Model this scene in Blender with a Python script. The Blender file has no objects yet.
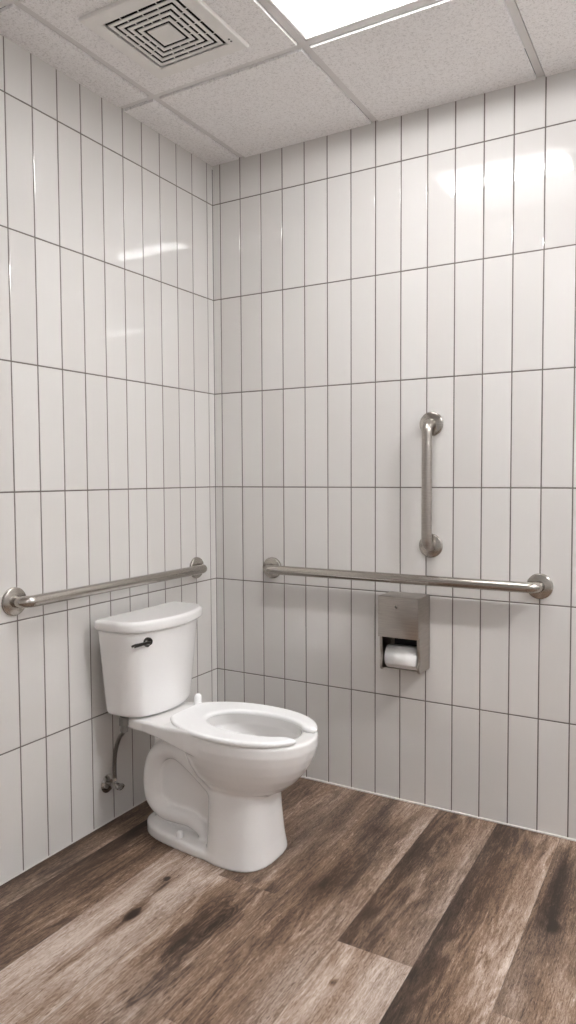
import bpy, bmesh, math, random
import numpy as np
from mathutils import Vector, Matrix
rnd = random.Random(7)
S = bpy.context.scene
COL = S.collection
PI = math.pi

# ------------------------------------------------------------------ camera, world, exposure
cam = bpy.data.cameras.new('camera')
cam.sensor_fit = 'HORIZONTAL'; cam.sensor_width = 36.0
cam.lens = 720.7357 * 36.0 / 576.0
cam.clip_start = 0.02
camo = bpy.data.objects.new('camera', cam); COL.objects.link(camo)
R_ = Vector((0.86647045, 0.49920153, -0.0051766)); U_ = Vector((-0.02054482, 0.04601649, 0.99872939))
F_ = Vector((-0.49880545, 0.86526315, -0.05012793))
M = Matrix.Identity(4)
for i in range(3):
    M[i][0] = R_[i]; M[i][1] = U_[i]; M[i][2] = -F_[i]; M[i][3] = (1.8841, -2.6220, 1.2759)[i]
camo.matrix_world = M
S.camera = camo
W = bpy.data.worlds.new('world'); S.world = W; W.use_nodes = True
W.node_tree.nodes['Background'].inputs[0].default_value = (1, 0.98, 0.96, 1)
W.node_tree.nodes['Background'].inputs[1].default_value = 0.05
S.view_settings.view_transform = 'Standard'; S.view_settings.look = 'None'
S.view_settings.gamma = 1.0; S.view_settings.use_curve_mapping = False
EXPOSURE = 1.80
S.view_settings.exposure = EXPOSURE
LENS_POWER = 21.5       # lens emission of the light in view and of one added fill light
SIDE_POWER = 0.3        # glow of its side diffusers
FILL_POWER = 76.0        # unseen fill light added at the right end of the room

# ------------------------------------------------------------------ room constants
ZC = 2.6245; P_ = 0.1041; H_ = 0.4096; A_ = 0.0393; B_ = 0.0405
XR = 3.40; YF = -3.45
GX = [0.155 + 0.61 * i for i in range(-1, 6)]
GY = [-0.567 - 0.61 * i for i in range(-1, 6)]

# ------------------------------------------------------------------ node helpers
S.cycles.blur_glossy = 0.0
def new_mat(name):
    m = bpy.data.materials.new(name); m.use_nodes = True
    nt = m.node_tree; b = nt.nodes['Principled BSDF']
    return m, nt, b
def N(nt, t, **kw):
    n = nt.nodes.new(t)
    for k, v in kw.items(): setattr(n, k, v)
    return n
def L(nt, a, b): nt.links.new(a, b)
def math_(nt, op, a, b=None, c=None, clamp=False):
    n = N(nt, 'ShaderNodeMath', operation=op); n.use_clamp = clamp
    for i, v in enumerate((a, b, c)):
        if v is None: continue
        if isinstance(v, (int, float)): n.inputs[i].default_value = v
        else: L(nt, v, n.inputs[i])
    return n.outputs[0]
def mix_(nt, f, a, b, mode='MIX'):
    n = N(nt, 'ShaderNodeMix', data_type='RGBA', blend_type=mode)
    for i, v in ((0, f), (6, a), (7, b)):
        if isinstance(v, (int, float)): n.inputs[i].default_value = v
        elif isinstance(v, tuple): n.inputs[i].default_value = (*v, 1) if len(v) == 3 else v
        else: L(nt, v, n.inputs[i])
    return n.outputs[2]
def ramp_(nt, f, stops):
    n = N(nt, 'ShaderNodeValToRGB'); L(nt, f, n.inputs[0])
    e = n.color_ramp.elements
    while len(e) < len(stops): e.new(0.5)
    for i, (p, c) in enumerate(stops):
        e[i].position = p; e[i].color = (*c, 1) if isinstance(c, tuple) else (c, c, c, 1)
    return n.outputs[0]
def simple(name, col, rough=0.4, metal=0.0, coat=0.0, noise=0.0, nscale=20.0, stretch=(1, 1, 1), bump=0.0, spec=0.5):
    m, nt, b = new_mat(name)
    b.inputs['Base Color'].default_value = (*col, 1); b.inputs['Roughness'].default_value = rough
    b.inputs['Metallic'].default_value = metal; b.inputs['Coat Weight'].default_value = coat
    b.inputs['Coat Roughness'].default_value = 0.05; b.inputs['Specular IOR Level'].default_value = spec
    tc = N(nt, 'ShaderNodeTexCoord'); mp = N(nt, 'ShaderNodeMapping'); L(nt, tc.outputs['Object'], mp.inputs[0])
    mp.inputs['Scale'].default_value = stretch
    no = N(nt, 'ShaderNodeTexNoise'); L(nt, mp.outputs[0], no.inputs['Vector'])
    no.inputs['Scale'].default_value = nscale; no.inputs['Detail'].default_value = 4
    if noise:
        lo = tuple(c * (1 - noise) for c in col); hi = tuple(min(1, c * (1 + noise)) for c in col)
        L(nt, ramp_(nt, no.outputs[0], [(0.3, lo), (0.7, hi)]), b.inputs['Base Color'])
    if bump:
        bp = N(nt, 'ShaderNodeBump'); bp.inputs['Strength'].default_value = 1; bp.inputs['Distance'].default_value = bump
        L(nt, no.outputs[0], bp.inputs['Height']); L(nt, bp.outputs[0], b.inputs['Normal'])
    return m

# tiles
def tile_material():
    m, nt, b = new_mat('glazed_tile')
    geo = N(nt, 'ShaderNodeNewGeometry'); tc = N(nt, 'ShaderNodeTexCoord')
    r = geo.outputs['Random Per Island']
    mp = N(nt, 'ShaderNodeMapping'); L(nt, tc.outputs['Object'], mp.inputs[0]); mp.inputs['Scale'].default_value = (1, 1, 0.12)
    n2 = N(nt, 'ShaderNodeTexNoise'); n2.inputs['Scale'].default_value = 120; n2.inputs['Detail'].default_value = 3
    L(nt, mp.outputs[0], n2.inputs['Vector'])
    n3 = N(nt, 'ShaderNodeTexNoise'); n3.inputs['Scale'].default_value = 5; n3.inputs['Detail'].default_value = 1
    L(nt, tc.outputs['Object'], n3.inputs['Vector'])
    c = ramp_(nt, r, [(0.0, (0.668, 0.646, 0.620)), (1.0, (0.711, 0.692, 0.667))])
    c2 = mix_(nt, math_(nt, 'MULTIPLY', n2.outputs[0], 0.10), c, (0.56, 0.52, 0.49))
    L(nt, c2, b.inputs['Base Color'])
    b.inputs['Roughness'].default_value = 0.035; b.inputs['IOR'].default_value = 1.62
    h = math_(nt, 'ADD', math_(nt, 'MULTIPLY', n3.outputs[0], 1.0), math_(nt, 'MULTIPLY', n2.outputs[0], 0.02))
    bp = N(nt, 'ShaderNodeBump'); bp.inputs['Strength'].default_value = 1; bp.inputs['Distance'].default_value = 0.0005
    L(nt, h, bp.inputs['Height']); L(nt, bp.outputs[0], b.inputs['Normal'])
    return m
M_TILE = tile_material()
M_GROUT = simple('grout', (0.165, 0.142, 0.126), 0.9, noise=0.12, nscale=60)
M_PAINT = simple('wall_paint', (0.60, 0.60, 0.60), 0.6, noise=0.02, nscale=8, bump=0.0002)
M_CAULK = simple('caulk', (0.62, 0.59, 0.56), 0.55, noise=0.05)
M_GRID = simple('grid_paint', (0.74, 0.715, 0.70), 0.45, noise=0.02)
M_WHITE_METAL = simple('white_enamel', (0.78, 0.76, 0.74), 0.35, noise=0.02)
M_VENT = simple('vent_plastic', (0.84, 0.82, 0.79), 0.4, noise=0.02)
M_SLOT_SHADE = simple('vent_slot_shade', (0.010, 0.008, 0.007), 0.9, noise=0.2)  # near-black colour gives the shade behind the vent slots
M_CHINA = simple('vitreous_china', (0.88, 0.865, 0.85), 0.12, coat=0.5, noise=0.01, nscale=3)
M_SEAT = simple('seat_plastic', (0.95, 0.945, 0.94), 0.22, noise=0.01, nscale=4)
M_STEEL = simple('brushed_steel', (0.47, 0.44, 0.405), 0.20, metal=1.0, noise=0.08, nscale=300, stretch=(0.05, 0.05, 1), bump=0.00002)
M_STEEL_V = simple('brushed_steel_upright', (0.43, 0.395, 0.36), 0.33, metal=1.0, noise=0.10, nscale=300, stretch=(0.05, 0.05, 1), bump=0.00002)
M_CHROME = simple('chrome', (0.50, 0.48, 0.46), 0.07, metal=1.0, noise=0.03)
M_DARKCHROME = simple('dark_chrome', (0.07, 0.065, 0.062), 0.10, metal=1.0, noise=0.05)
M_HOSE = simple('braided_hose', (0.20, 0.185, 0.17), 0.35, metal=0.9, noise=0.35, nscale=420, bump=0.0006)
M_NUT = simple('plastic_nut', (0.16, 0.145, 0.13), 0.3, noise=0.05)
M_BLACK = simple('black_plastic', (0.02, 0.02, 0.02), 0.4, noise=0.1)
M_PAPER = simple('tissue_paper', (0.88, 0.87, 0.86), 0.9, noise=0.02, nscale=150, bump=0.0003)
M_CARD = simple('cardboard', (0.35, 0.25, 0.17), 0.9, noise=0.1)

def ceiling_material():
    m, nt, b = new_mat('acoustic_tile')
    tc = N(nt, 'ShaderNodeTexCoord')
    n1 = N(nt, 'ShaderNodeTexNoise'); n1.inputs['Scale'].default_value = 210; n1.inputs['Detail'].default_value = 5
    n2 = N(nt, 'ShaderNodeTexNoise'); n2.inputs['Scale'].default_value = 90; n2.inputs['Detail'].default_value = 3
    L(nt, tc.outputs['Object'], n1.inputs['Vector']); L(nt, tc.outputs['Object'], n2.inputs['Vector'])
    h = math_(nt, 'ADD', math_(nt, 'MULTIPLY', n1.outputs[0], 0.6), math_(nt, 'MULTIPLY', n2.outputs[0], 0.4))
    c = ramp_(nt, h, [(0.38, (0.72, 0.70, 0.69)), (0.48, (0.90, 0.88, 0.87)), (0.62, (0.95, 0.935, 0.93))])
    L(nt, c, b.inputs['Base Color']); b.inputs['Roughness'].default_value = 0.95
    bp = N(nt, 'ShaderNodeBump'); bp.inputs['Strength'].default_value = 0.8; bp.inputs['Distance'].default_value = 0.002
    L(nt, h, bp.inputs['Height']); L(nt, bp.outputs[0], b.inputs['Normal'])
    return m
M_CEIL = ceiling_material()

def emit_mat(name, col, power):
    m, nt, b = new_mat(name)
    tc = N(nt, 'ShaderNodeTexCoord'); no = N(nt, 'ShaderNodeTexNoise'); no.inputs['Scale'].default_value = 4
    L(nt, tc.outputs['Object'], no.inputs['Vector'])
    b.inputs['Base Color'].default_value = (0.85, 0.85, 0.86, 1); b.inputs['Roughness'].default_value = 0.5
    L(nt, ramp_(nt, no.outputs[0], [(0.0, tuple(c * 0.98 for c in col)), (1.0, col)]), b.inputs['Emission Color'])
    b.inputs['Emission Strength'].default_value = power
    return m
M_LENS = emit_mat('lit_lens', (0.985, 0.99, 1.0), LENS_POWER)
M_FILL = emit_mat('lit_lens_fill', (0.985, 0.99, 1.0), FILL_POWER)
M_SIDE = emit_mat('lit_side_diffuser', (0.96, 0.98, 1.0), SIDE_POWER)

def floor_material():
    m, nt, b = new_mat('vinyl_wood_planks')
    tc = N(nt, 'ShaderNodeTexCoord'); sep = N(nt, 'ShaderNodeSeparateXYZ'); L(nt, tc.outputs['Object'], sep.inputs[0])
    X, Y = sep.outputs[0], sep.outputs[1]
    at = N(nt, 'ShaderNodeAttribute', attribute_name='plank'); sa = N(nt, 'ShaderNodeSeparateColor'); L(nt, at.outputs['Color'], sa.inputs[0])
    tone, seed, grad = sa.outputs[0], sa.outputs[1], sa.outputs[2]
    uv = N(nt, 'ShaderNodeUVMap', uv_map='UVMap'); su = N(nt, 'ShaderNodeSeparateXYZ'); L(nt, uv.outputs[0], su.inputs[0])
    u, v = su.outputs[0], su.outputs[1]
    def vec(sx, sy, k=37.0):
        c = N(nt, 'ShaderNodeCombineXYZ')
        L(nt, math_(nt, 'MULTIPLY_ADD', X, sx, math_(nt, 'MULTIPLY', seed, k)), c.inputs[0])
        L(nt, math_(nt, 'MULTIPLY_ADD', Y, sy, math_(nt, 'MULTIPLY', seed, k * 1.7)), c.inputs[1])
        L(nt, math_(nt, 'MULTIPLY', seed, 91.0), c.inputs[2])
        return c.outputs[0]
    def noise(sx, sy, det=4, rough=0.55, dist=0.0, k=37.0):
        n = N(nt, 'ShaderNodeTexNoise'); n.inputs['Scale'].default_value = 1; n.inputs['Detail'].default_value = det
        n.inputs['Roughness'].default_value = rough; n.inputs['Distortion'].default_value = dist
        L(nt, vec(sx, sy, k), n.inputs['Vector']); return n.outputs[0]
    streak = noise(17, 1.5, 4, 0.6, 0.4)           # broad bands along the plank
    patch = noise(7, 2.6, 3, 0.6, 0.8, 11)
    fibre = noise(200, 10, 5, 0.8, 0.5)            # fine fibres
    pores = noise(420, 60, 3, 0.8)
    # cathedral contours: sine of a stretched field
    cf = noise(9, 1.5, 2, 0.5, 0.6, 23)
    cont = math_(nt, 'SINE', math_(nt, 'MULTIPLY', cf, 62.0))
    cm = noise(6, 2.2, 2, 0.5, 0, 5)
    cmask = math_(nt, 'MULTIPLY', math_(nt, 'SUBTRACT', cm, 0.42, clamp=True), 1.2)
    def acc(a, src, k, mid=0.5):
        return math_(nt, 'ADD', a, math_(nt, 'MULTIPLY', math_(nt, 'SUBTRACT', src, mid), k))
    val = tone
    val = acc(val, streak, 0.78); val = acc(val, patch, 0.48); val = acc(val, fibre, 0.85); val = acc(val, pores, 0.75)
    crk = noise(230, 34, 3, 0.7, 1.2, 61); lgt = noise(150, 20, 4, 0.7, 1.5, 73); msk = noise(14, 5, 2, 0.5, 0.5, 83)
    val = math_(nt, 'SUBTRACT', val, math_(nt, 'MULTIPLY', math_(nt, 'MULTIPLY', math_(nt, 'SUBTRACT', crk, 0.53, clamp=True), 3.2), msk))
    val = math_(nt, 'ADD', val, math_(nt, 'MULTIPLY', math_(nt, 'MULTIPLY', math_(nt, 'SUBTRACT', lgt, 0.54, clamp=True), 2.6), msk))
    val = math_(nt, 'ADD', val, math_(nt, 'MULTIPLY', math_(nt, 'MULTIPLY', cont, cmask), 0.42))
    g2 = math_(nt, 'SUBTRACT', math_(nt, 'MULTIPLY', grad, 2.0), 1.0)
    val = math_(nt, 'ADD', val, math_(nt, 'MULTIPLY', math_(nt, 'MULTIPLY', math_(nt, 'SUBTRACT', u, 0.5), g2), 1.0))
    # knots and dark cathedral figures: x, y, rx, ry, depth, ring strength
    warp = math_(nt, 'ADD', math_(nt, 'MULTIPLY', math_(nt, 'SUBTRACT', patch, 0.5), 1.5), math_(nt, 'MULTIPLY', math_(nt, 'SUBTRACT', streak, 0.5), 0.9))
    for kx, ky, rx, ry, dep, ring in KNOTS:
        dx = math_(nt, 'DIVIDE', math_(nt, 'SUBTRACT', X, kx), rx); dy = math_(nt, 'DIVIDE', math_(nt, 'SUBTRACT', Y, ky), ry)
        d = math_(nt, 'SQRT', math_(nt, 'ADD', math_(nt, 'MULTIPLY', dx, dx), math_(nt, 'MULTIPLY', dy, dy)))
        d = math_(nt, 'ADD', d, warp)
        fall = math_(nt, 'POWER', math_(nt, 'SUBTRACT', 1.0, d, clamp=True), 1.0)
        val = math_(nt, 'SUBTRACT', val, math_(nt, 'MULTIPLY', fall, dep))
        if ring:
            rr = math_(nt, 'SINE', math_(nt, 'MULTIPLY', math_(nt, 'ADD', d, math_(nt, 'MULTIPLY', fibre, 0.12)), 42.0))
            val = math_(nt, 'ADD', val, math_(nt, 'MULTIPLY', math_(nt, 'MULTIPLY', rr, fall), ring))
    col = ramp_(nt, val, [(0.0, (0.032, 0.019, 0.013)), (0.28, (0.090, 0.053, 0.034)), (0.52, (0.230, 0.147, 0.096)), (0.75, (0.41, 0.310, 0.245)), (1.0, (0.62, 0.53, 0.465))])
    # grey / golden cast per plank region
    cast = noise(5, 1.2, 2, 0.5, 0, 51)
    col = mix_(nt, math_(nt, 'MULTIPLY', math_(nt, 'SUBTRACT', cast, 0.45, clamp=True), 1.0), col, (0.56, 0.50, 0.46), 'COLOR')
    # thin dark seams
    eu = math_(nt, 'MINIMUM', u, math_(nt, 'SUBTRACT', 1.0, u)); seam = math_(nt, 'LESS_THAN', eu, 0.005)
    ev = math_(nt, 'LESS_THAN', v, 0.0012)
    col = mix_(nt, math_(nt, 'MULTIPLY', math_(nt, 'MAXIMUM', seam, ev), 0.35), col, (0.05, 0.035, 0.03))
    L(nt, col, b.inputs['Base Color'])
    b.inputs['Roughness'].default_value = 0.5; b.inputs['Specular IOR Level'].default_value = 0.35
    bp = N(nt, 'ShaderNodeBump'); bp.inputs['Strength'].default_value = 0.6; bp.inputs['Distance'].default_value = 0.0008
    L(nt, fibre, bp.inputs['Height']); L(nt, bp.outputs[0], b.inputs['Normal'])
    return m
KNOTS = [(0.468, -1.083, 0.020, 0.035, 0.75, 0.12), (0.468, -1.083, 0.05, 0.11, 0.30, 0.0),
         (0.432, -0.887, 0.012, 0.016, 0.95, 0.0), (0.450, -0.93, 0.006, 0.07, 0.5, 0.0), (0.44, -0.90, 0.05, 0.09, 0.25, 0.0),
         (0.700, -1.03, 0.075, 0.30, 0.55, 0.17), (0.66, -1.12, 0.03, 0.10, 0.35, 0.10),
         (1.515, -0.33, 0.03, 0.34, 0.50, 0.05), (1.545, -0.545, 0.02, 0.03, 0.45, 0.1),
         (1.10, -1.05, 0.012, 0.02, 0.55, 0.0), (0.93, -0.42, 0.09, 0.34, 0.42, 0.06)]

# ------------------------------------------------------------------ mesh helpers
def tag(o, label=None, cat=None, group=None, kind=None):
    if label: o['label'] = label
    if cat: o['category'] = cat
    if group: o['group'] = group
    if kind: o['kind'] = kind
    return o
def empty(name, loc):
    o = bpy.data.objects.new(name, None); o.location = loc; COL.objects.link(o)
    o.empty_display_size = 0.05
    return o
def link(name, me, mats, parent=None, smooth=True, angle=0.7):
    for m in (mats if isinstance(mats, (list, tuple)) else [mats]): me.materials.append(m)
    o = bpy.data.objects.new(name, me); COL.objects.link(o)
    if smooth:
        me.shade_smooth() if hasattr(me, 'shade_smooth') else None
        if angle is not None:
            try: me.set_sharp_from_angle(angle=angle)
            except Exception: pass
    if parent:
        o.parent = parent
        w = parent
        off = Vector((0, 0, 0))
        while w: off += w.location; w = w.parent
        o.location = -off                        # meshes are written in world coordinates
    return o
class MB:
    def __init__(s): s.bm = bmesh.new(); s.mi = 0
    def face(s, pts):
        f = s.bm.faces.new([s.bm.verts.new(p) for p in pts]); f.material_index = s.mi; return f
    def box(s, lo, hi, bevel=0.0, seg=2):
        r = bmesh.ops.create_cube(s.bm, size=1.0)
        c = [(a + b) / 2 for a, b in zip(lo, hi)]; d = [abs(b - a) for a, b in zip(lo, hi)]
        for v in r['verts']: v.co = Vector([v.co[i] * d[i] + c[i] for i in range(3)])
        fs = set(f for v in r['verts'] for f in v.link_faces)
        for f in fs: f.material_index = s.mi
        if bevel:
            es = set(e for f in fs for e in f.edges)
            bmesh.ops.bevel(s.bm, geom=list(es), offset=bevel, segments=seg, profile=0.5, affect='EDGES')
    def lathe(s, prof, mat, segs=40):
        """prof: (radius, height) along local z, mat: 4x4"""
        rings = []
        for r, h in prof:
            if r < 1e-6: rings.append([s.bm.verts.new(mat @ Vector((0, 0, h)))])
            else: rings.append([s.bm.verts.new(mat @ Vector((r * math.cos(2 * PI * k / segs), r * math.sin(2 * PI * k / segs), h))) for k in range(segs)])
        for a, b in zip(rings, rings[1:]):
            for k in range(segs):
                k2 = (k + 1) % segs
                q = [a[0], b[k2], b[k]] if len(a) == 1 else ([a[k], a[k2], b[0]] if len(b) == 1 else [a[k], a[k2], b[k2], b[k]])
                if len(a) == 1 and len(b) == 1: continue
                f = s.bm.faces.new(q); f.material_index = s.mi
    def tube(s, path, rad, segs=24, cap=True):
        path = [Vector(p) for p in path]; n = len(path)
        rads = rad if isinstance(rad, (list, tuple)) else [rad] * n
        tan = []
        for i in range(n):
            t = (path[min(i + 1, n - 1)] - path[max(i - 1, 0)]).normalized(); tan.append(t)
        up = Vector((0, 0, 1)) if abs(tan[0].z) < 0.9 else Vector((1, 0, 0))
        nrm = (up - tan[0] * up.dot(tan[0])).normalized()
        rings = []
        for i in range(n):
            if i: nrm = (nrm - tan[i] * nrm.dot(tan[i])).normalized()
            bn = tan[i].cross(nrm)
            rings.append([s.bm.verts.new(path[i] + (nrm * math.cos(2 * PI * k / segs) + bn * math.sin(2 * PI * k / segs)) * rads[i]) for k in range(segs)])
        for a, b in zip(rings, rings[1:]):
            for k in range(segs):
                k2 = (k + 1) % segs
                f = s.bm.faces.new([a[k], a[k2], b[k2], b[k]]); f.material_index = s.mi
        if cap:
            s.bm.faces.new(rings[0][::-1]); s.bm.faces.new(rings[-1])
    def build(s, name, mats, parent=None, smooth=True, angle=0.7, fix=True):
        if fix: bmesh.ops.recalc_face_normals(s.bm, faces=s.bm.faces[:])
        me = bpy.data.meshes.new(name); s.bm.to_mesh(me); s.bm.free()
        return link(name, me, mats, parent, smooth, angle)
def arc_path(pts, rad, n=8):
    """polyline with rounded corners"""
    pts = [Vector(p) for p in pts]; out = [pts[0]]
    for i in range(1, len(pts) - 1):
        a, b, c = pts[i - 1], pts[i], pts[i + 1]
        u = (a - b).normalized(); v = (c - b).normalized()
        ang = u.angle(v); t = rad / math.tan(ang / 2)
        p0 = b + u * t; p1 = b + v * t
        cen = b + (u + v).normalized() * (rad / math.sin(ang / 2))
        for k in range(n + 1):
            s_ = k / n
            w0 = p0 - cen; w1 = p1 - cen; th = w0.angle(w1)
            q = (w0 * math.sin((1 - s_) * th) + w1 * math.sin(s_ * th)) / math.sin(th)
            out.append(cen + q)
    out.append(pts[-1]); return out
def axis_mat(origin, direction):
    q = Vector((0, 0, 1)).rotation_difference(Vector(direction).normalized())
    return Matrix.Translation(Vector(origin)) @ q.to_matrix().to_4x4()
def spline(pts, n=10):
    """Catmull-Rom through points"""
    P = [Vector(p) for p in pts]; P = [P[0] * 2 - P[1]] + P + [P[-1] * 2 - P[-2]]
    out = []
    for i in range(1, len(P) - 2):
        for k in range(n):
            t = k / n
            out.append(0.5 * ((2 * P[i]) + (-P[i - 1] + P[i + 1]) * t + (2 * P[i - 1] - 5 * P[i] + 4 * P[i + 1] - P[i + 2]) * t * t + (-P[i - 1] + 3 * P[i] - 3 * P[i + 1] + P[i + 2]) * t ** 3))
    out.append(P[-2]); return out

# ------------------------------------------------------------------ tiled walls
G = 0.0046; BV = 0.0016; DEP = 0.0014
def tiled_wall(name, length, off, place):
    """place(h, z, d): h along the wall, z up, d out of the wall"""
    mb = MB()
    mb.mi = 1
    mb.face([place(-0.0, 0, -DEP), place(length, 0, -DEP), place(length, ZC + 0.02, -DEP), place(-0.0, ZC + 0.02, -DEP)])
    # back slab
    mb.face([place(0, 0, -0.1), place(0, ZC + 0.02, -0.1), place(length, ZC + 0.02, -0.1), place(length, 0, -0.1)])
    mb.mi = 0
    k = -1
    while True:
        h0 = 0.0 if k < 0 else off + k * P_; h1 = off + (k + 1) * P_
        if h0 >= length: break
        h1 = min(h1, length)
        for r in range(7):
            z0 = r * H_; z1 = min((r + 1) * H_, ZC + 0.02)
            a0, a1 = h0 + G / 2, h1 - G / 2; b0, b1 = z0 + G / 2, z1 - G / 2
            if k < 0: a0 = 0.0010
            if a1 - a0 < 0.006: continue
            tx = rnd.uniform(-1, 1) * 0.0014; tz = rnd.uniform(-1, 1) * 0.0008      # slight lippage
            def pt(h, z, d):
                return place(h, z, d + (tx * (h - (a0 + a1) / 2) + tz * (z - (b0 + b1) / 2) * 0.5 if d > -DEP / 2 else 0))
            rings = []
            for ins, d in ((0, -DEP), (0, -0.0008), (BV * 0.4, -0.0003), (BV, 0.0)):
                rings.append([mb.bm.verts.new(pt(h, z, d)) for h, z in ((a0 + ins, b0 + ins), (a1 - ins, b0 + ins), (a1 - ins, b1 - ins), (a0 + ins, b1 - ins))])
            for p, q in zip(rings, rings[1:]):
                for i in range(4):
                    j = (i + 1) % 4
                    f = mb.bm.faces.new([p[i], p[j], q[j], q[i]]); f.material_index = 0
            f = mb.bm.faces.new(rings[-1]); f.material_index = 0
        k += 1
    o = mb.build(name, [M_TILE, M_GROUT], smooth=False)
    return tag(o, kind='structure')
wl = tiled_wall('wall_left', -YF, B_, lambda h, z, d: (d, -h, z))
wb = tiled_wall('wall_back', XR, A_, lambda h, z, d: (h, -d, z))
def plain_wall(name, lo, hi):
    m = MB(); m.box(lo, hi); return tag(m.build(name, M_PAINT, smooth=False), kind='structure')
plain_wall('wall_right', (XR, YF - 0.1, 0), (XR + 0.1, 0.1, ZC + 0.1))
plain_wall('wall_front', (-0.1, YF - 0.1, 0), (XR, YF, ZC + 0.1))
# caulk bead along the foot of the tiled walls
m = MB(); m.tube([(0.004, -0.0025, 0.0025), (XR, -0.0025, 0.0025)], 0.004, 8)
tag(m.build('trim_1', M_CAULK), kind='structure')
m = MB(); m.tube([(0.002, -0.004, 0.001), (0.002, YF, 0.001)], 0.0028, 8)
tag(m.build('trim_2', M_CAULK), kind='structure')

# ------------------------------------------------------------------ floor
def build_floor():
    edges = [-0.1, 0.113, 0.333, 0.565, 0.80, 1.038, 1.255, 1.474, 1.694, 1.914, 2.134, 2.354, 2.574, 2.794, 3.014, 3.234, 3.5]
    # per row: list of (end joint y, tone, grad) from the back wall forward
    spec = {0: [(-4, 0.38, 0.5)], 1: [(-1.5, 0.30, 0.66), (-4, 0.5, 0.5)], 2: [(-0.72, 0.40, 0.5), (-1.95, 0.74, 0.46), (-4, 0.4, 0.5)],
            3: [(-0.79, 0.46, 0.5), (-2.0, 0.58, 0.40), (-4, 0.5, 0.5)], 4: [(-1.35, 0.47, 0.62), (-4, 0.6, 0.5)],
            5: [(-0.896, 0.43, 0.70), (-2.1, 0.76, 0.55), (-4, 0.4, 0.5)], 6: [(-1.45, 0.40, 0.80), (-4, 0.5, 0.5)],
            7: [(-0.95, 0.48, 0.58), (-4, 0.5, 0.5)], 8: [(-1.3, 0.45, 0.5), (-4, 0.5, 0.5)]}
    bm = bmesh.new(); uvl = bm.loops.layers.uv.new('UVMap'); cl = bm.loops.layers.float_color.new('plank')
    for r in range(len(edges) - 1):
        y = 0.12; x0, x1 = edges[r], edges[r + 1]
        for (ye, tone, grad) in spec.get(r, [(-1.1, 0.5, 0.5), (-2.3, 0.42, 0.5), (-4, 0.55, 0.5)]):
            ye = max(ye, YF - 0.1)
            vs = [bm.verts.new(p) for p in ((x0, ye, 0), (x1, ye, 0), (x1, y, 0), (x0, y, 0))]
            f = bm.faces.new(vs); sd = rnd.random()
            L_ = y - ye
            for lp, (uu, vv) in zip(f.loops, ((0, 0), (1, 0), (1, L_), (0, L_))):
                lp[uvl].uv = (uu, vv); lp[cl] = (tone, sd, grad, 1)
            y = ye
            if y <= YF - 0.1: break
    me = bpy.data.meshes.new('floor'); bm.to_mesh(me); bm.free()
    o = link('floor', me, floor_material(), smooth=False)
    tag(o, kind='structure')
build_floor()

# ------------------------------------------------------------------ ceiling, grid, lights, vent
LIGHT_CELLS = [(2, 1), (5, 1), (5, 4)]  # the first is in view; the other cells hold added fill lights
def build_ceiling():
    mb = MB()
    for i in range(len(GX) - 1):
        for j in range(len(GY) - 1):
            if (i, j) in LIGHT_CELLS: continue
            x0, x1, y1, y0 = GX[i], GX[i + 1], GY[j], GY[j + 1]
            xa, xb, ya, yb = max(x0, -0.03), min(x1, XR + 0.02), max(y0, YF - 0.02), min(y1, 0.03)
            if xb - xa < 0.03 or yb - ya < 0.03: continue
            e = 0.0145
            ia = xa + (e if x0 >= 0 else 0); ib = xb - (e if x1 <= XR else 0); ja = ya + (e if y0 >= YF else 0); jb = yb - (e if y1 <= 0 else 0)
            # tegular edge: face drops below the grid
            s = 0.002
            top = [(ia, ja), (ib, ja), (ib, jb), (ia, jb)]; bot = [(ia + s, ja + s), (ib - s, ja + s), (ib - s, jb - s), (ia + s, jb - s)]
            vt = [mb.bm.verts.new((*p, ZC + 0.008)) for p in top]; vb = [mb.bm.verts.new((*p, ZC)) for p in bot]
            mb.bm.faces.new(vb[::-1])
            for k in range(4): mb.bm.faces.new([vt[k], vt[(k + 1) % 4], vb[(k + 1) % 4], vb[k]])
    # slab over everything
    mb.box((-0.1, YF - 0.1, ZC + 0.17), (XR + 0.1, 0.1, ZC + 0.2))
    tag(mb.build('ceiling', M_CEIL, smooth=False, fix=False), kind='structure')
    g = MB()
    w = 0.012
    for x in GX[1:]:
        if x < XR: g.box((x - w, YF, ZC + 0.006), (x + w, -0.0005, ZC + 0.03), 0.0006, 1)
    for y in GY[1:]:
        if y > YF: g.box((0.0005, y - w, ZC + 0.0065), (XR, y + w, ZC + 0.03), 0.0006, 1)
    tag(g.build('ceiling_grid', M_GRID, smooth=False), kind='structure')
build_ceiling()

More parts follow.
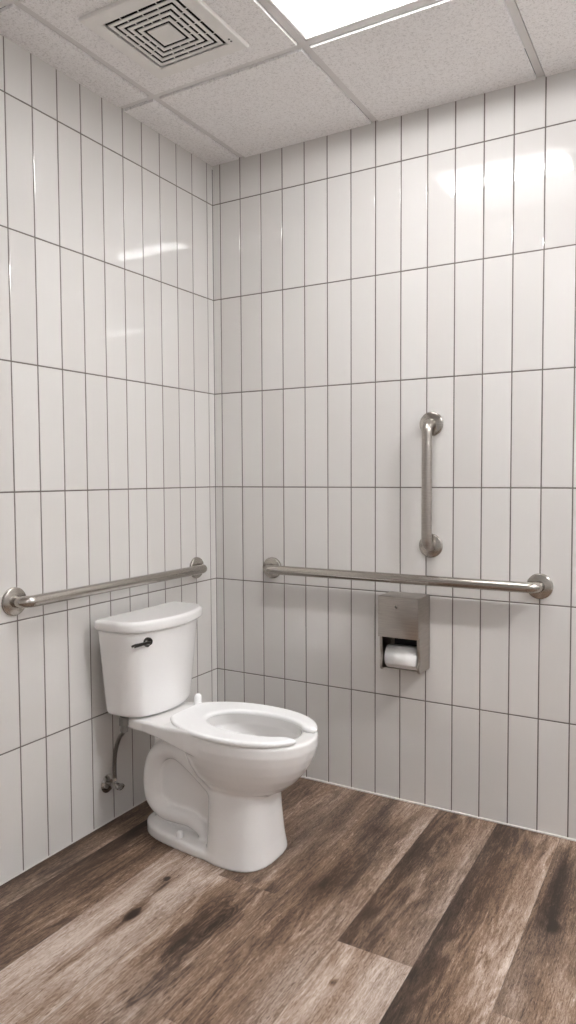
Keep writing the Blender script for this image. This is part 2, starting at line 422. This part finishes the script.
def troffer(i, j, label, lens):
    x0, x1, y1, y0 = GX[i] + 0.012, GX[i + 1] - 0.012, GY[j] - 0.012, GY[j + 1] + 0.012
    cx, cy = (x0 + x1) / 2, (y0 + y1) / 2; zb = ZC + 0.0065
    t = empty('ceiling_light', (cx, cy, zb)); tag(t, label, 'ceiling light', 'flat square ceiling lights')
    f = MB(); fw = 0.010
    for a, b in (((x0, y0), (x1, y0 + fw)), ((x0, y1 - fw), (x1, y1)), ((x0, y0), (x0 + fw, y1)), ((x1 - fw, y0), (x1, y1))):
        f.box((*a, zb + 0.0), (*b, zb + 0.03), 0.001, 1)
    # housing above
    f.box((x0, y0, zb + 0.10), (x1, y1, zb + 0.115))
    f.build('frame', M_WHITE_METAL, t, smooth=False)
    hw = 0.042
    for side in (-1, 1):                                   # curved side diffusers
        r = MB(); n = 12; ya = cy + side * hw; yb = cy + side * ((y1 - y0) / 2 - fw)
        rows = []
        for k in range(n + 1):
            s = k / n; yy = ya + (yb - ya) * s; zz = zb + 0.006 + 0.045 * math.sin(PI * min(1, s * 1.0) * 0.5 + 0 if False else PI * (1 - s) * 0.5)
            rows.append([r.bm.verts.new((x0 + fw * 0.5, yy, zz)), r.bm.verts.new((x1 - fw * 0.5, yy, zz))])
        for a, b in zip(rows, rows[1:]): r.bm.faces.new([a[0], a[1], b[1], b[0]])
        r.build('side_diffuser', M_SIDE, t, angle=None)
    for xx in (x0 + fw, x1 - fw):
        e = MB()                                                # end plates
        e.box((xx - 0.002, y0 + fw, zb + 0.002), (xx + 0.002, y1 - fw, zb + 0.1))
        e.build('end_plate', M_WHITE_METAL, t, smooth=False)
    l = MB(); n = 10; rows = []
    for k in range(n + 1):                                  # bowed lens
        s = k / n * 2 - 1; rows.append([l.bm.verts.new((x0 + fw + 0.004, cy + s * hw, zb + 0.050 - 0.040 * math.sqrt(max(0, 1 - s * s * 0.96)))), l.bm.verts.new((x1 - fw - 0.004, cy + s * hw, zb + 0.050 - 0.040 * math.sqrt(max(0, 1 - s * s * 0.96))))])
    for a, b in zip(rows, rows[1:]): l.bm.faces.new([a[0], b[0], b[1], a[1]])
    l.build('lens', lens, t, angle=None)
troffer(2, 1, 'lit square ceiling light panel in front of the back wall, beside the vent', M_LENS)
troffer(5, 1, 'added fill light, an unseen square ceiling panel near the back wall at the right end of the room', M_FILL)  # out of view, added to even out the brightness of the room
troffer(5, 4, 'added fill light, an unseen square ceiling panel in the far right corner opposite the toilet', M_LENS)  # second unseen light added for fill

def vent():
    cx, cy = 0.4445, -0.8475; zb = ZC - 0.012
    t = empty('ceiling_vent', (cx, cy, zb))
    tag(t, 'square white plastic ceiling exhaust vent with concentric slots', 'vent')
    p = MB(); ho = 0.180; hi = 0.132
    rings = []
    for h, z in ((ho, ZC - 0.0002), (ho, zb + 0.002), (ho - 0.003, zb), (hi + 0.004, zb), (hi, zb + 0.002), (hi, zb + 0.0035)):
        rings.append([p.bm.verts.new((cx + sx * h, cy + sy * h, z)) for sx, sy in ((-1, -1), (1, -1), (1, 1), (-1, 1))])
    for a, b in zip(rings, rings[1:]):
        for k in range(4): p.bm.faces.new([a[k], a[(k + 1) % 4], b[(k + 1) % 4], b[k]])
    p.build('cover_plate', M_VENT, t, smooth=False, fix=True)
    c = MB(); c.box((cx - hi, cy - hi, zb + 0.0075), (cx + hi, cy + hi, zb + 0.0115)); c.build('slot_shade_panel', M_SLOT_SHADE, t, smooth=False)  # black slab under the ceiling tile, painted-in darkness for the slots
    pitch = 0.0205; sl = 0.0092
    outer = hi - sl
    for r in range(5):
        a = outer - r * pitch; b = a - (pitch - sl)
        if r == 4: break
        g = MB()
        def ring(h, z): return [g.bm.verts.new((cx + sx * h, cy + sy * h, z)) for sx, sy in ((-1, -1), (1, -1), (1, 1), (-1, 1))]
        rs = [ring(a, zb + 0.003), ring(a, zb + 0.001), ring(a - 0.001, zb), ring(b + 0.001, zb), ring(b, zb + 0.001), ring(b, zb + 0.003), ring(a, zb + 0.003)]
        for q, w in zip(rs, rs[1:]):
            for k in range(4): g.bm.faces.new([q[k], q[(k + 1) % 4], w[(k + 1) % 4], w[k]])
        # tabs bridging outwards
        for s in (-0.55, 0.0, 0.55):
            d = a * s
            for lo, hi_ in (((d - 0.0015, a - 0.001), (d + 0.0015, a + sl + 0.001)), ((d - 0.0015, -a - sl - 0.001), (d + 0.0015, -a + 0.001)),
                            ((a - 0.001, d - 0.0015), (a + sl + 0.001, d + 0.0015)), ((-a - sl - 0.001, d - 0.0015), (-a + 0.001, d + 0.0015))):
                g.box((cx + lo[0], cy + lo[1], zb + 0.0015), (cx + hi_[0], cy + hi_[1], zb + 0.003))
        g.build('louver_ring', M_VENT, t, smooth=False)
    a = outer - 4 * pitch
    g = MB(); g.box((cx - a, cy - a, zb), (cx + a, cy + a, zb + 0.004), 0.001, 1); g.build('centre_panel', M_VENT, t, smooth=False)
    g = MB()
    for dy in (0.0, 0.012): g.lathe([(0.0, -0.0006), (0.0035, -0.0006), (0.0035, 0.001)], Matrix.Translation((cx + 0.152, cy + 0.112 + dy, zb)), 12)
    g.build('screw_hole', M_BLACK, t)
vent()

# ------------------------------------------------------------------ grab bars
BR = 0.019; SO = 0.055
def grab_bar(name, a, b, nrm, label, mat):
    a = Vector(a); b = Vector(b); n = Vector(nrm)
    t = empty(name, (a + b) / 2 if abs(a.z - b.z) < 0.01 else b)
    t.location = (a + b) / 2
    tag(t, label, 'grab bar', 'stainless steel grab bars')
    m = MB(); m.tube(arc_path([a + n * 0.003, a + n * SO, b + n * SO, b + n * 0.003], 0.036, 10), BR, 32)
    m.build('rail', mat, t)
    for p in (a, b):
        f = MB()
        f.lathe([(0.0, 0.0), (0.0455, 0.0), (0.0455, 0.0025), (0.0415, 0.004), (0.0415, 0.0055), (0.0445, 0.006), (0.0450, 0.0085), (0.0440, 0.0105), (0.041, 0.0118), (0.024, 0.0130), (0.0205, 0.0138), (0.0188, 0.0138)], axis_mat(p + n * 0.0003, n), 56)
        f.build('flange', M_STEEL, t)
    return t
grab_bar('grab_bar', (0, -1.097, 0.884), (0, -0.150, 0.884), (1, 0, 0), 'long horizontal stainless grab bar on the left wall behind the toilet', M_STEEL)
grab_bar('grab_bar', (0.296, 0, 0.884), (1.393, 0, 0.884), (0, -1, 0), 'longest horizontal stainless grab bar on the right-hand wall above the paper dispenser', M_STEEL)
grab_bar('grab_bar', (0.997, 0, 1.010), (0.997, 0, 1.467), (0, -1, 0), 'short vertical stainless grab bar mounted above the horizontal one', M_STEEL_V)

# ------------------------------------------------------------------ paper dispenser
def dispenser():
    x0, x1, z0, z1, yf = 0.835, 0.992, 0.540, 0.824, -0.122
    t = empty('toilet_paper_dispenser', ((x0 + x1) / 2, 0, z0))
    tag(t, 'boxy stainless steel toilet paper dispenser below the long grab bar', 'paper dispenser')
    th = 0.0022
    h = MB()
    h.box((x0, -0.004, z0), (x1, -0.0005, z1))                       # back plate
    h.box((x0, yf + 0.004, z1 - th), (x1, -0.001, z1), 0.0006, 1)       # top
    h.box((x0, -0.075, z0), (x1, -0.001, z0 + th), 0.0006, 1)                       # bottom
    # cheeks with a scooped front edge below the door
    for xa, xb in ((x0, x0 + th), (x1 - th, x1)):
        pr = [(0, z0), (-0.098, z0), (-0.108, z0 + 0.006), (-0.112, z0 + 0.02), (-0.109, z0 + 0.034), (-0.1035, z0 + 0.045), (-0.1025, z0 + 0.06), (-0.1075, z0 + 0.078),
              (-0.112, z0 + 0.095), (-0.112, z0 + 0.135), (yf + 0.003, z0 + 0.135), (yf + 0.003, z1), (0, z1)]
        va = [h.bm.verts.new((xa, y, z)) for y, z in pr]; vb = [h.bm.verts.new((xb, y, z)) for y, z in pr]
        h.bm.faces.new(va); h.bm.faces.new(vb[::-1])
        for k in range(len(pr)):
            j = (k + 1) % len(pr); h.bm.faces.new([va[k], va[j], vb[j], vb[k]])
    for xa, xb in ((x0, x0 + 0.010), (x1 - 0.010, x1)):                 # folded front lips
        pr2 = pr[1:10]
        q = [[h.bm.verts.new((x, y - 0.0004, z)) for x in (xa, xb)] for y, z in pr2]
        for a, b in zip(q, q[1:]): h.bm.faces.new([a[0], a[1], b[1], b[0]])
    h.build('housing', M_STEEL_V, t, smooth=False)
    d = MB(); zd = 0.672
    d.box((x0 - 0.0015, yf - 0.006, zd), (x1 - 0.0005, yf + 0.002, z1 + 0.0015), 0.0014, 2)
    d.box((x0 - 0.0015, yf - 0.006, z1 - 0.001), (x1 - 0.0005, yf + 0.02, z1 + 0.0015), 0.0008, 1)
    do = d.build('door', M_STEEL_V, t, angle=0.5)
    l = MB(); lx, lz = (x0 + x1) / 2 - 0.008, z1 - 0.036
    l.lathe([(0.0075, 0.0), (0.0075, 0.0015), (0.0062, 0.002), (0.0, 0.002)], axis_mat((lx, yf - 0.006, lz), (0, -1, 0)), 24)
    l.build('lock', M_STEEL, do)
    k = MB(); k.box((lx - 0.0012, yf - 0.0085, lz - 0.005), (lx + 0.0012, yf - 0.0078, lz + 0.005)); k.box((lx + 0.0035, yf - 0.0085, lz - 0.0055), (lx + 0.0055, yf - 0.0078, lz + 0.002))
    k.build('keyhole', M_BLACK, do, smooth=False)
    i = MB(); i.box((x0 + th, -0.09, 0.676), (x1 - th, -0.005, 0.690)); i.box((x0 + 0.02, -0.012, 0.60), (x1 - 0.02, -0.004, 0.68))
    i.build('inner_bracket', M_BLACK, t, smooth=False)
    s = MB()
    ry, rz, rr = -0.064, 0.588, 0.0440
    s.tube([(x0 + 0.001, ry, rz), (x1 - 0.001, ry, rz)], 0.011, 20); s.build('spindle', M_BLACK, t)
    p = MB(); xa, xb = x0 + 0.017, x1 - 0.016
    p.lathe([(0.020, 0.0), (rr - 0.002, 0.0), (rr, 0.002), (rr, xb - xa - 0.002), (rr - 0.002, xb - xa), (0.020, xb - xa), (0.020, 0.0)], axis_mat((xa, ry, rz), (1, 0, 0)), 64)
    # loose end of the sheet lying on the roll
    ro = empty('toilet_paper_roll', ((xa + xb) / 2, ry, rz - rr))
    tag(ro, 'white toilet paper roll held in the steel dispenser', 'toilet paper')
    p.build('paper', M_PAPER, ro, angle=0.8)
    q = MB(); rows = []
    for k in range(14):
        a = PI * (0.55 + k * 0.05); r_ = rr + 0.0008
        rows.append([q.bm.verts.new((xa + 0.0005, ry + math.cos(a) * r_, rz + math.sin(a) * r_)), q.bm.verts.new((xb - 0.0005, ry + math.cos(a) * r_, rz + math.sin(a) * r_))])
    for a, b in zip(rows, rows[1:]): q.bm.faces.new([a[0], a[1], b[1], b[0]])
    so = q.build('loose_sheet', M_PAPER, ro, angle=None)
    md = so.modifiers.new('thickness', 'SOLIDIFY'); md.thickness = 0.0006
    c = MB(); c.lathe([(0.0198, 0.001), (0.0198, xb - xa - 0.001), (0.0186, xb - xa - 0.001), (0.0186, 0.001), (0.0198, 0.001)], axis_mat((xa, ry, rz), (1, 0, 0)), 32)
    c.build('core', M_CARD, ro)
dispenser()

# ------------------------------------------------------------------ toilet (implicit surfaces)
YC = -0.605
def surface_nets(fn, lo, hi, h):
    xs, ys, zs = [np.arange(l, u + h, h) for l, u in zip(lo, hi)]
    Xg, Yg, Zg = np.meshgrid(xs, ys, zs, indexing='ij')
    f = fn(Xg, Yg, Zg)
    nx, ny, nz = f.shape
    s = f < 0
    cs = (nx - 1, ny - 1, nz - 1)
    acc = np.zeros(cs + (3,)); cnt = np.zeros(cs)
    sl = lambda o: tuple(slice(a, a + n) for a, n in zip(o, cs))
    cor = [(a, b, c) for a in (0, 1) for b in (0, 1) for c in (0, 1)]
    for ca in cor:
        for ax in range(3):
            if ca[ax]: continue
            cb = list(ca); cb[ax] = 1; cb = tuple(cb)
            fa, fb = f[sl(ca)], f[sl(cb)]
            cr = (fa < 0) != (fb < 0)
            t = np.where(cr, fa / np.where(cr, fa - fb, 1), 0)
            for d in range(3):
                acc[..., d] += np.where(cr, ca[d] + (t if d == ax else 0), 0)
            cnt += cr
    act = cnt > 0
    idx = -np.ones(cs, int); idx[act] = np.arange(act.sum())
    ijk = np.argwhere(act)
    V = (ijk + acc[act] / cnt[act][:, None]) * h + np.array(lo)
    Fs = []
    for ax in range(3):
        o1, o2 = (ax + 1) % 3, (ax + 2) % 3
        a = [slice(None)] * 3; b = [slice(None)] * 3
        a[ax] = slice(0, -1); b[ax] = slice(1, None)
        sa, sb = s[tuple(a)], s[tuple(b)]
        E = np.argwhere(sa != sb)
        E = E[(E[:, o1] > 0) & (E[:, o2] > 0) & (E[:, o1] < cs[o1]) & (E[:, o2] < cs[o2])]
        flip = sa[E[:, 0], E[:, 1], E[:, 2]]
        def cell(d1, d2):
            q = E.copy(); q[:, o1] -= d1; q[:, o2] -= d2
            return idx[q[:, 0], q[:, 1], q[:, 2]]
        Q = np.stack([cell(1, 1), cell(0, 1), cell(0, 0), cell(1, 0)], 1)
        Q[~flip] = Q[~flip][:, ::-1]
        Fs.append(Q)
    return V, np.concatenate(Fs)
def nets_obj(name, fn, lo, hi, h, mat, parent, off=(0, 0, 0)):
    V, F = surface_nets(fn, lo, hi, h)
    V = V + np.array(off)
    me = bpy.data.meshes.new(name); me.from_pydata(V.tolist(), [], F.tolist()); me.update()
    return link(name, me, mat, parent, True, None)
def smin(a, b, k):
    h = np.clip(0.5 + 0.5 * (b - a) / k, 0, 1); return b * (1 - h) + a * h - k * h * (1 - h)
def smax(a, b, k): return -smin(-a, -b, k)
def egg(X, Y, xb, xf, hw, n, split=0.45, nb=None):
    xc = xb + (xf - xb) * split; a = np.where(X < xc, xc - xb, xf - xc)
    q = (np.abs((X - xc) / a) ** n + np.abs(Y / hw) ** n) ** (1.0 / n)
    return (q - 1) * np.minimum(a, hw)
def rbox(X, Y, Z, c, half, r):
    q = [np.abs(P - ci) - hi + r for P, ci, hi in zip((X, Y, Z), c, half)]
    out = np.sqrt(sum(np.maximum(v, 0) ** 2 for v in q)); return out + np.minimum(np.maximum(np.maximum(q[0], q[1]), q[2]), 0) - r
def profile(Z, table):
    t = np.array(table)[::-1]
    return [np.interp(Z, t[:, 0], t[:, k]) for k in range(1, t.shape[1])]
def seg_dist(X, Y, Z, pts, ys=1.0):
    best = None
    for (a, ra), (b, rb) in zip(pts, pts[1:]):
        d = np.array(b) - np.array(a); L2 = d @ d
        t = np.clip(((X - a[0]) * d[0] + (Z - a[1]) * d[1]) / L2, 0, 1)
        px = X - a[0] - t * d[0]; pz = Z - a[1] - t * d[1]
        r = ra + (rb - ra) * t
        dd = np.sqrt(px * px + pz * pz + (np.maximum(np.abs(Y) - ys, 0)) ** 2) - r
        best = dd if best is None else smin(best, dd, 0.006)
    return best
BOWL = [(0.428, 0.315, 0.808, 0.178), (0.39, 0.315, 0.808, 0.180), (0.36, 0.322, 0.800, 0.176), (0.33, 0.332, 0.787, 0.169), (0.30, 0.345, 0.768, 0.158),
        (0.27, 0.365, 0.742, 0.144), (0.245, 0.39, 0.712, 0.126), (0.225, 0.42, 0.675, 0.100), (0.21, 0.45, 0.62, 0.06)]
COLM = [(0.30, 0.445, 0.660, 0.110), (0.25, 0.445, 0.662, 0.112), (0.15, 0.445, 0.665, 0.120), (0.06, 0.445, 0.672, 0.131), (0.0, 0.445, 0.680, 0.141)]
def toilet_sdf(X, Y, Z):
    xb, xf, hw = profile(Z, BOWL)
    bowl = smax(egg(X, Y, xb, xf, hw, 2.15, 0.5), Z - 0.426, 0.010); bowl = smax(bowl, 0.212 - Z, 0.02)
    xb, xf, hw = profile(Z, COLM); Yl = Y + 0.008
    col = smax(egg(X, Yl, xb, xf, hw, 2.9, 0.42), Z - 0.29, 0.02)
    body = smin(bowl, col, 0.014)
    # deck under the tank and behind the seat
    hwd = np.interp(X, [0.10, 0.20, 0.30, 0.42], [0.128, 0.128, 0.150, 0.172])
    deck = smax(np.abs(Y) - hwd, np.abs(Z - 0.4035) - 0.0175 - np.interp(X, [0.1, 0.3, 0.42], [0.0, 0.006, 0.02]), 0.012)
    deck = smax(smax(deck, 0.098 - X, 0.012), X - 0.46, 0.02)
    body = smin(body, deck, 0.022)
    # recessed web between foot and deck
    web = smax(smax(np.abs(Y) - 0.056, 0.185 - X, 0.03), X - 0.5, 0.02); web = smax(web, Z - 0.385, 0.02)
    body = smin(body, web, 0.016)
    # trapway, a thick rope that loops on the flank
    ctl = [(0.58, 0.195, 0.040), (0.50, 0.214, 0.038), (0.43, 0.254, 0.034), (0.365, 0.296, 0.033), (0.312, 0.320, 0.033), (0.257, 0.314, 0.033), (0.214, 0.28, 0.032),
           (0.195, 0.23, 0.031), (0.190, 0.175, 0.030), (0.202, 0.125, 0.029), (0.245, 0.092, 0.028), (0.30, 0.085, 0.025), (0.36, 0.084, 0.024), (0.405, 0.066, 0.022), (0.43, 0.04, 0.020)]
    path = [((p.x, p.y), p.z) for p in spline(ctl, 4)]
    trap = seg_dist(X, Y, Z, path, 0.064)
    body = smin(body, trap, 0.012)
    # neck from trap up to the deck
    neck = smax(smax(np.abs(Y) - 0.062, np.abs(X - 0.25) - 0.05, 0.02), np.maximum(Z - 0.40, 0.30 - Z), 0.02)
    body = smin(body, neck, 0.02)
    # foot
    hwf = np.interp(X, [0.16, 0.25, 0.40, 0.54, 0.7], [0.098, 0.112, 0.128, 0.137, 0.137])
    foot = egg(X, Yl, 0.146, 0.672, 0.137, 2.5, 0.72)
    foot = np.maximum(foot, smax(np.abs(Yl) - hwf, foot, 0.02))
    foot = smax(foot, Z - np.interp(X, [0.16, 0.25, 0.45, 0.55], [0.048, 0.042, 0.032, 0.02]), 0.016)
    body = smin(body, foot, 0.010)
    # hollow
    def inner(z): 
        xb2 = np.interp(z, [0.24, 0.27, 0.33, 0.385, 0.43], [0.50, 0.47, 0.43, 0.385, 0.40]); xf2 = np.interp(z, [0.24, 0.27, 0.33, 0.385, 0.43], [0.60, 0.66, 0.72, 0.765, 0.750])
        h2 = np.interp(z, [0.24, 0.27, 0.33, 0.385, 0.43], [0.04, 0.075, 0.115, 0.142, 0.125]); return xb2, xf2, h2
    xb2, xf2, h2 = inner(Z)
    hole = smax(egg(X, Y, xb2, xf2, h2, 2.1, 0.5), 0.245 - Z, 0.03)
    body = smax(body, -hole, 0.008)
    return smax(body, -Z, 0.004)
T = empty('toilet', (0.40, YC, 0.0))
tag(T, 'white two-piece ceramic toilet with tank and open-front seat', 'toilet')
nets_obj('bowl', toilet_sdf, (0.085, -0.20, -0.008), (0.83, 0.20, 0.445), 0.0042, M_CHINA, T, (0, YC, 0))
m = MB()
for sy in (-1, 1):
    b_ = MB(); b_.lathe([(0.013, 0.0), (0.013, 0.012), (0.0115, 0.019), (0.007, 0.0235), (0.0, 0.025)], Matrix.Translation((0.345, YC + sy * 0.105, 0.034)), 24)
    b_.build('bolt_cap', M_SEAT, T)
# water in the bowl
m = MB(); n = 40
vs = [m.bm.verts.new((0.55 + 0.085 * math.cos(2 * PI * k / n), YC + 0.07 * math.sin(2 * PI * k / n), 0.262)) for k in range(n)]; m.bm.faces.new(vs)
mw, nt_, b_w = new_mat('bowl_water'); b_w.inputs['Base Color'].default_value = (0.62, 0.60, 0.57, 1); b_w.inputs['Roughness'].default_value = 0.03
_n = N(nt_, 'ShaderNodeTexNoise'); _n.inputs['Scale'].default_value = 6; _b = N(nt_, 'ShaderNodeBump'); _b.inputs['Distance'].default_value = 0.0004
L(nt_, _n.outputs[0], _b.inputs['Height']); L(nt_, _b.outputs[0], b_w.inputs['Normal'])
m.build('bowl_water', mw, T, smooth=False)

# tank
def dshape(X, Y, hw, xbk, xs, xf, k):
    """D plan: straight back, straight sides to xs, bowed front reaching xf"""
    front = xs + (xf - xs) * (1 - np.clip(np.abs(Y) / hw, 0, 1.3) ** 2.0)
    return smax(smax(np.abs(Y) - hw, X - front, k), xbk - X, 0.012)
TT = 0.733
def tank_sdf(X, Y, Z):
    t = np.clip((Z - 0.428) / (TT - 0.428), 0, 1.2)
    hw = 0.170 + 0.038 * t ** 0.9
    d = dshape(X, Y, hw, 0.058 + 0 * t, 0.176 + 0.012 * t, 0.232 + 0.018 * t, 0.050)
    d = smax(d, 0.428 - Z, 0.022)
    return smax(d, Z - (TT + 0.006), 0.004)
def lid_sdf(X, Y, Z):
    z0, z1 = TT + 0.0065, 0.779
    t = np.clip((Z - z0) / (z1 - z0), 0, 1)
    hw = 0.216 + 0.004 * np.minimum(t * 3, 1)
    d = dshape(X, Y, hw, 0.050, 0.205, 0.268, 0.052)
    return smax(smax(d, z0 - Z, 0.010), Z - z1 - 0.0 * X, 0.016)
nets_obj('tank', tank_sdf, (0.045, -0.225, 0.42), (0.275, 0.225, 0.75), 0.0045, M_CHINA, T, (0, YC + 0.018, 0))
nets_obj('tank_lid', lid_sdf, (0.036, -0.235, 0.73), (0.29, 0.235, 0.79), 0.0040, M_CHINA, T, (0, YC + 0.018, 0))

# seat
def seat_sdf(X, Y, Z):
    o = egg(X, Y, 0.262, 0.803, 0.184, np.where(X < 0.54, 2.02, 2.25), 0.52)
    o = smax(o, 0.287 - X, 0.012)
    i = egg(X, Y, 0.405, 0.76, 0.104, 2.1, 0.5)
    slot = smax(np.abs(Y + 0.010) - np.interp(X, [0.70, 0.80], [0.047, 0.054]), 0.62 - X, 0.01)
    i = smin(i, slot, 0.010)
    d = smax(o, -i, 0.014)
    return smax(d, np.abs(Z - 0.4355) - 0.0095, 0.010)
seat = nets_obj('seat', seat_sdf, (0.27, -0.20, 0.418), (0.82, 0.20, 0.452), 0.0034, M_SEAT, T, (0, YC, 0))
for sy, top in ((1, 0.475), (-1, 0.443)):
    h = MB(); hx, hy = (0.283 if sy > 0 else 0.318), YC + sy * 0.088
    h.lathe([(0.013, 0.420), (0.0135, 0.43), (0.0128, top - 0.014), (0.011, top - 0.006), (0.006, top - 0.001), (0.0, top)], Matrix.Translation((hx, hy, 0)) @ Matrix.Diagonal((1.0, 1.2, 1, 1)), 24)
    h.build('hinge_post', M_SEAT, T)
h = MB(); h.tube([(0.296, YC - 0.075, 0.434), (0.296, YC + 0.075, 0.434)], 0.0065, 16); h.build('hinge_bar', M_SEAT, T)
for sx, sy in ((0.40, 0.145), (0.40, -0.145), (0.70, 0.12), (0.70, -0.12)):
    h = MB(); h.box((sx - 0.012, YC + sy - 0.006, 0.4235), (sx + 0.012, YC + sy + 0.006, 0.428), 0.001, 1); h.build('seat_bumper', M_SEAT, T)

# flush lever
lx, ly, lz = 0.215, -0.715, 0.703
h = MB(); h.lathe([(0.0, -0.004), (0.0195, -0.004), (0.0205, 0.002), (0.0195, 0.007), (0.0145, 0.010), (0.011, 0.017), (0.0, 0.0185)], axis_mat((lx, ly, lz), (1, -0.12, 0)), 32)
lv = h.build('flush_lever', M_DARKCHROME, T)
h = MB(); h.tube([(lx + 0.011, ly, lz), (lx + 0.019, ly - 0.012, lz - 0.001), (lx + 0.020, ly - 0.045, lz + 0.001), (lx + 0.017, ly - 0.080, lz + 0.001), (lx + 0.016, ly - 0.092, lz + 0.001)], [0.0065, 0.0072, 0.0058, 0.0070, 0.0050], 16)
h.build('lever_arm', M_DARKCHROME, lv)

# ------------------------------------------------------------------ water supply
V = empty('supply_valve', (0.0, -0.696, 0.142))
tag(V, 'small chrome shut-off valve with round wall plate below the tank', 'valve')
vy, vz = -0.698, 0.146
h = MB(); h.lathe([(0.0, 0.0), (0.034, 0.0), (0.034, 0.002), (0.028, 0.006), (0.018, 0.010), (0.0, 0.010)], axis_mat((0.0003, vy, vz), (1, 0, 0)), 40); h.build('wall_plate', M_CHROME, V)
h = MB(); h.tube([(0.008, vy, vz), (0.058, vy, vz)], 0.0085, 20)
h.tube([(0.036, vy, vz), (0.036, vy, vz + 0.028)], 0.0085, 6); h.tube([(0.028, vy, vz), (0.050, vy, vz)], 0.0125, 6)
h.build('valve_body', M_CHROME, V)
h = MB(); h.lathe([(0.0, 0.0), (0.017, 0.0), (0.019, 0.004), (0.017, 0.010), (0.008, 0.013), (0.0, 0.013)], axis_mat((0.058, vy, vz), (1, 0, 0)) @ Matrix.Diagonal((0.62, 1.0, 1, 1)), 24); h.build('valve_handle', M_CHROME, V)
tx, ty = 0.128, YC - 0.138
h = MB(); h.tube(spline([(0.036, vy, vz + 0.0285), (0.036, vy, vz + 0.075), (0.046, vy - 0.004, vz + 0.13), (0.075, vy - 0.016, vz + 0.185), (0.108, ty + 0.012, 0.362), (tx, ty, 0.378)], 8), 0.0078, 16)
hs = h.build('supply_hose', M_HOSE, T); hs['label'] = 'thin braided steel hose'
h = MB(); h.tube([(tx, ty, 0.376), (tx, ty, 0.402)], 0.013, 8); h.tube([(tx, ty, 0.400), (tx, ty, 0.4285)], 0.0175, 6)
h.build('fill_nut', M_NUT, T, smooth=False)
